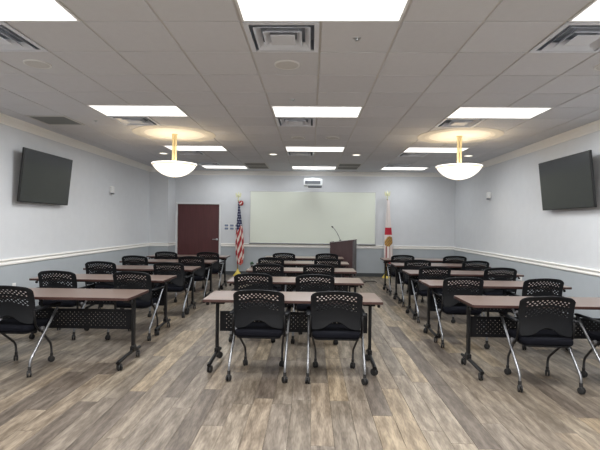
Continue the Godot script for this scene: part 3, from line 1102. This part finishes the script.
# ---------------------------------------------------------------- lectern
func build_lectern() -> void:
	var o := thing("lectern", Vector3(0.865, 0, -12.0), deg_to_rad(-13.0))
	tag(o, "dark mahogany slant-topped lectern standing before the whiteboard's right end", "lectern")
	var hx := 0.31
	var hz := 0.3
	var st := mb()
	var side := PackedVector2Array([Vector2(-hx, 0.06), Vector2(hx - 0.03, 0.06), Vector2(hx - 0.03, 1.09), Vector2(-hx, 1.01)])
	for s in [-1.0, 1.0]:
		extrude(st, side, Vector3.RIGHT, Vector3.UP, Vector3(0, 0, s * hz), Vector3(0, 0, s * (hz - 0.025)))
	commit("side_panel", st, M.mahogany, o)
	st = mb()
	box(st, Vector3(hx - 0.013, 0.575, 0), Vector3(0.026, 1.03, 2 * hz), 0.004)
	commit("front_panel", st, M.lectern_front, o)
	st = mb()
	var ang := atan2(0.08, 0.59)
	box(st, Vector3(-0.003, 1.065, 0), Vector3(0.64, 0.026, 2 * hz + 0.03), 0.006, Basis(Vector3.BACK, ang))
	commit("top", st, M.mahogany, o)
	st = mb()
	box(st, Vector3(-hx + 0.0, 1.04, 0), Vector3(0.016, 0.03, 2 * hz - 0.02), 0.004)
	commit("book_lip", st, M.mahogany, o)
	st = mb()
	box(st, Vector3(0.0, 0.03, 0), Vector3(2 * hx + 0.02, 0.06, 2 * hz + 0.02), 0.006)
	commit("plinth", st, M.mahogany, o)
	st = mb()
	box(st, Vector3(-0.01, 0.5, 0), Vector3(2 * hx - 0.06, 0.02, 2 * hz - 0.052))
	commit("shelf", st, M.mahogany, o)
	var m := thing("microphone", Vector3(0.775, 1.082, -11.98), 0.0)
	m.rotation.z = 0.135
	tag(m, "thin black gooseneck microphone rising from the lectern top", "microphone")
	st = mb()
	lathe(st, Vector3.ZERO, [Vector2(0.0, 0.0), Vector2(0.035, 0.0), Vector2(0.035, 0.006), Vector2(0.02, 0.016), Vector2(0.008, 0.03)], 18)
	commit("base", st, M.black_metal, m)
	st = mb()
	tube(st, [Vector3(0, 0.01, 0), Vector3(-0.02, 0.1, 0.0), Vector3(-0.06, 0.22, 0.0), Vector3(-0.11, 0.32, 0.0), Vector3(-0.15, 0.375, 0.0)], 0.0065, 8)
	commit("gooseneck", st, M.black_metal, m)
	st = mb()
	tube(st, [Vector3(-0.146, 0.37, 0), Vector3(-0.155, 0.382, 0), Vector3(-0.178, 0.404, 0), Vector3(-0.184, 0.409, 0)], 0.018, 10)
	commit("head", st, M.rubber, m)

# ---------------------------------------------------------------- flags
func flagpole(called: String, x: float, z: float, top: float, label: String) -> void:
	var o := thing(called, Vector3(x, 0, z))
	tag(o, label, "flagpole", "eagle-topped flagpoles")
	var st := mb()
	tube(st, [Vector3(0, 0.03, 0), Vector3(0, top - 0.23, 0)], 0.014, 12)
	commit("pole", st, mat(rgb(150, 112, 66), 0.4), o)
	st = mb()
	lathe(st, Vector3.ZERO, [Vector2(0.0, 0.2), Vector2(0.02, 0.2), Vector2(0.024, 0.17), Vector2(0.05, 0.12), Vector2(0.09, 0.06), Vector2(0.125, 0.025), Vector2(0.13, 0.0), Vector2(0.0, 0.0)], 28)
	commit("base", st, mat(rgb(232, 206, 96), 0.35), o)
	var y := top - 0.25
	st = mb()
	lathe(st, Vector3(0, y, 0), [Vector2(0.0, 0.0), Vector2(0.024, 0.0), Vector2(0.03, 0.018), Vector2(0.014, 0.036), Vector2(0.026, 0.055), Vector2(0.012, 0.078), Vector2(0.03, 0.112), Vector2(0.036, 0.15), Vector2(0.026, 0.188), Vector2(0.017, 0.21), Vector2(0.02, 0.228), Vector2(0.01, 0.246), Vector2(0.0, 0.25)], 14)
	for s in [-1.0, 1.0]:
		extrude(st, PackedVector2Array([Vector2(s * 0.02, y + 0.11), Vector2(s * 0.042, y + 0.105), Vector2(s * 0.052, y + 0.075), Vector2(s * 0.07, y + 0.11), Vector2(s * 0.084, y + 0.17), Vector2(s * 0.08, y + 0.215), Vector2(s * 0.064, y + 0.238), Vector2(s * 0.05, y + 0.2), Vector2(s * 0.028, y + 0.172)]), Vector3.RIGHT, Vector3.UP, Vector3(0, 0, -0.009), Vector3(0, 0, 0.009))
	commit("eagle_finial", st, mat(rgb(206, 206, 172), 0.4, 0.2), o)

func drape(st: SurfaceTool, rows: Array, pleats: float, depth: float, phase: float) -> void:
	# rows: [y, centre x offset, half width, half depth]
	var n := 56
	var grid: Array = []
	for r in rows.size():
		var row: Array = rows[r]
		var line: Array = []
		for k in n + 1:
			var a := TAU * k / n
			var grow := clampf(float(r) / 4.0, 0.15, 1.0)
			var wob := 1.0 + depth * grow * sin(pleats * a + phase + row[0] * 1.3)
			line.append(Vector3(row[1] + cos(a) * row[2] * wob, row[0] + 0.012 * sin(3.0 * a + phase) * (1.0 if r == rows.size() - 1 else 0.0), -sin(a) * row[3] * wob))
		grid.append(line)
	for r in rows.size() - 1:
		for k in n:
			var q := [[r, k], [r, k + 1], [r + 1, k + 1], [r + 1, k]]
			var c := Vector3(rows[r][1], rows[r][0], 0)
			for t in [[0, 1, 2], [0, 2, 3]]:
				var p: Array = []
				for e in t:
					p.append(q[e])
				var pa: Vector3 = grid[p[0][0]][p[0][1]]
				var pb: Vector3 = grid[p[1][0]][p[1][1]]
				var pc: Vector3 = grid[p[2][0]][p[2][1]]
				var nn := (pb - pa).cross(pc - pa)
				if nn.dot(pa - c) > 0.0:
					p = [p[0], p[2], p[1]]
				for e in p:
					st.set_uv(Vector2(float(e[1]) / n, float(e[0]) / (rows.size() - 1)))
					st.set_smooth_group(0)
					st.add_vertex(grid[e[0]][e[1]])

func build_flags() -> void:
	var zf := -12.95
	flagpole("flagpole", -2.115, zf, 2.42, "eagle-topped flagpole on a brass base holding the striped flag")
	flagpole("flagpole", 2.17, zf, 2.5, "eagle-topped flagpole right of the whiteboard holding the white flag")
	# stars and stripes, hanging in folds
	var im := Image.create(128, 256, false, Image.FORMAT_RGB8)
	for y in 256:
		for x in 128:
			var c := Color()
			var edge := 0.42 + 0.05 * sin(x * TAU / 64.0)
			if y / 256.0 < edge:
				c = rgb(34, 38, 72)
				var gx := fposmod(x + (8.0 if (y / 11) % 2 == 1 else 0.0), 16.0) - 8.0
				var gy := fposmod(y, 11.0) - 5.5
				if absf(gx) * 0.8 + absf(gy) < 3.0:
					c = rgb(214, 216, 224)
			else:
				var s := fposmod(x * 5.0 / 128.0 + y * 5.5 / 256.0, 1.0)
				c = rgb(160, 44, 46) if s < 0.52 else rgb(222, 208, 200)
			im.set_pixel(x, y, c)
	var m := mat(Color.WHITE, 0.8)
	m.albedo_texture = ImageTexture.create_from_image(im)
	var o := thing("flag", Vector3(-2.115, 0, zf + 0.08))
	tag(o, "red and white striped flag with starred blue canton, hanging in folds", "flag")
	var rows: Array = []
	for k in 20:
		var t := k / 19.0
		var y := lerpf(2.12, 0.36, t)
		rows.append([y, 0.03 + 0.05 * t, lerpf(0.03, 0.1, smoothstep(0.0, 0.7, t)) - 0.03 * smoothstep(0.85, 1.0, t), lerpf(0.03, 0.052, smoothstep(0.0, 0.6, t))])
	var st := mb()
	drape(st, rows, 6.0, 0.22, 0.4)
	st.generate_normals()
	commit("cloth", st, m, o)
	st = mb()
	lathe(st, Vector3(0.1, 2.1, 0.03), [Vector2(0, -0.09), Vector2(0.05, -0.07), Vector2(0.07, 0.0), Vector2(0.045, 0.055), Vector2(0, 0.07)], 12)
	commit("gathered_corner", st, mat(rgb(158, 48, 50), 0.8), o)
	st = mb()
	tube(st, [Vector3(0.07, 2.06, 0.1), Vector3(0.105, 2.08, 0.115), Vector3(0.12, 2.12, 0.095)], 0.016, 8)
	commit("white_fold", st, mat(rgb(228, 220, 216), 0.8), o)
	st = mb()
	tube(st, [Vector3(0.09, 0.5, 0.04), Vector3(0.13, 0.45, 0.05), Vector3(0.135, 0.38, 0.05), Vector3(0.1, 0.33, 0.05), Vector3(0.05, 0.37, 0.04)], 0.03, 10, 0.02)
	commit("lower_fold", st, mat(rgb(196, 96, 84), 0.8), o)
	# white flag with a red cross band and a gold seal
	im = Image.create(128, 256, false, Image.FORMAT_RGB8)
	for y in 256:
		for x in 128:
			var c := rgb(222, 212, 208)
			var v := y / 256.0
			if v > 0.43 and v < 0.545:
				c = rgb(176, 34, 54)
			elif v > 0.57 and v < 0.73:
				var dx := fposmod(x - 98.0, 128.0)
				dx = (dx if dx < 64.0 else dx - 128.0) / 26.0
				var dy := (v - 0.65 + dx * 0.02) / 0.08
				if dx * dx + dy * dy < 1.0:
					c = rgb(186, 140, 66) if int(x / 5.0 + y / 4.0) % 3 else rgb(120, 96, 74)
			elif v > 0.73:
				if fposmod(x * 6.0 / 128.0 + 0.3, 1.0) < 0.26:
					c = rgb(150, 66, 62)
				if v > 0.92:
					c = rgb(150, 52, 56)
			im.set_pixel(x, y, c)
	m = mat(Color.WHITE, 0.8)
	m.albedo_texture = ImageTexture.create_from_image(im)
	o = thing("flag", Vector3(2.17, 0, zf + 0.085))
	tag(o, "white flag with red band and gold seal, hanging right of the whiteboard", "flag")
	rows = []
	for k in 20:
		var t := k / 19.0
		rows.append([lerpf(2.22, 0.42, t), 0.012 + 0.02 * t, lerpf(0.04, 0.108, smoothstep(0.0, 0.8, t)), lerpf(0.03, 0.056, smoothstep(0.0, 0.6, t))])
	st = mb()
	drape(st, rows, 5.0, 0.18, 1.7)
	st.generate_normals()
	commit("cloth", st, m, o)

# ---------------------------------------------------------------- side walls
func build_side_wall_things() -> void:
	for side in [-1.0, 1.0]:
		var wx: float = XL if side < 0 else XR
		var zc: float = -7.38 if side < 0 else -7.28
		var width := 1.38 if side < 0 else 1.46
		var o := thing("television", Vector3(wx, 2.215, zc))
		tag(o, "switched-off black flat television tilted on the %s wall" % ("left" if side < 0 else "right"), "television", "wall televisions")
		var inn := Vector3(-side, 0, 0)
		var tilt := Basis(Vector3.BACK, side * atan(0.085 / 0.82))
		var c := inn * 0.145
		var st := mb()
		box(st, c, Vector3(0.035, 0.83, width), 0.006, tilt)
		commit("casing", st, M.bezel, o)
		st = mb()
		box(st, c + tilt * (inn * 0.0185), Vector3(0.003, 0.795, width - 0.03), 0.0, tilt)
		commit("screen", st, M.screen, o)
		st = mb()
		box(st, c - tilt * (inn * 0.035), Vector3(0.045, 0.42, 0.7), 0.01, tilt)
		box(st, inn * 0.0215, Vector3(0.04, 0.4, 0.5), 0.004)
		box(st, inn * 0.06, Vector3(0.09, 0.1, 0.4), 0.004)
		commit("wall_bracket", st, M.black_metal, o)
		# occupancy sensor
		var sz := -10.06 if side < 0 else -10.64
		o = thing("motion_sensor", Vector3(wx, 2.225, sz))
		tag(o, "small white motion sensor high on the %s wall" % ("left" if side < 0 else "right"), "sensor", "wall motion sensors")
		st = mb()
		box(st, inn * 0.035 + Vector3(0, 0.015, 0), Vector3(0.07, 0.15, 0.11), 0.012)
		commit("body", st, M.white_plastic, o)
		st = mb()
		box(st, inn * 0.05 + Vector3(0, -0.072, 0), Vector3(0.06, 0.035, 0.08), 0.012)
		commit("lens", st, M.grey_plastic, o)
		# outlet plate below the chair rail
		var oz := -6.78 if side < 0 else -9.07
		o = thing("outlet", Vector3(wx, 0.5, oz))
		tag(o, "white electrical outlet plate low on the %s wall" % ("left" if side < 0 else "right"), "outlet", "wall outlets")
		st = mb()
		box(st, inn * 0.004, Vector3(0.008, 0.115, 0.08 if side < 0 else 0.15), 0.003)
		commit("plate", st, M.white_plastic, o)
		for dy in [-0.022, 0.022]:
			st = mb()
			box(st, inn * 0.009 + Vector3(0, dy, 0), Vector3(0.004, 0.03, 0.034), 0.0015)
			commit("socket", st, M.fitting, o)

func build_small_things() -> void:
	# loose cable on the floor by the lectern
	var pts: Array = []
	for k in 33:
		var t := k / 32.0
		pts.append(Vector3(1.28 + 0.42 * t + 0.06 * sin(t * 9.0), 0.008, -11.95 + 0.16 * sin(t * 6.5) + 0.08 * t))
	var st := mb()
	tube(st, pts, 0.012, 6)
	tag(commit("cable", st, M.cable, null), "loose dark cable curling on the floor beside the lectern", "cable")
	# little green plant on a table corner
	var o := thing("potted_plant", Vector3(-1.04, 0.7395, -7.92))
	tag(o, "small round dark green plant on the third centre table's left end", "plant")
	st = mb()
	lathe(st, Vector3.ZERO, [Vector2(0, 0.0), Vector2(0.02, 0.0), Vector2(0.026, 0.035), Vector2(0.023, 0.035), Vector2(0.02, 0.03), Vector2(0, 0.03)], 14)
	commit("pot", st, M.pot, o)
	st = mb()
	for k in 60:
		var a := rng.randf() * TAU
		var e := asin(rng.randf_range(-0.35, 1.0))
		var d := Vector3(cos(a) * cos(e), sin(e), sin(a) * cos(e))
		var sd := d.cross(Vector3(0.3, 0.9, 0.2)).normalized() * 0.011
		var c := Vector3(0, 0.06, 0)
		var tip := c + d * 0.042
		quad(st, c + d * 0.006, c + d * 0.026 + sd, tip, c + d * 0.026 - sd, d.cross(sd))
	commit("foliage", st, M.green, o)
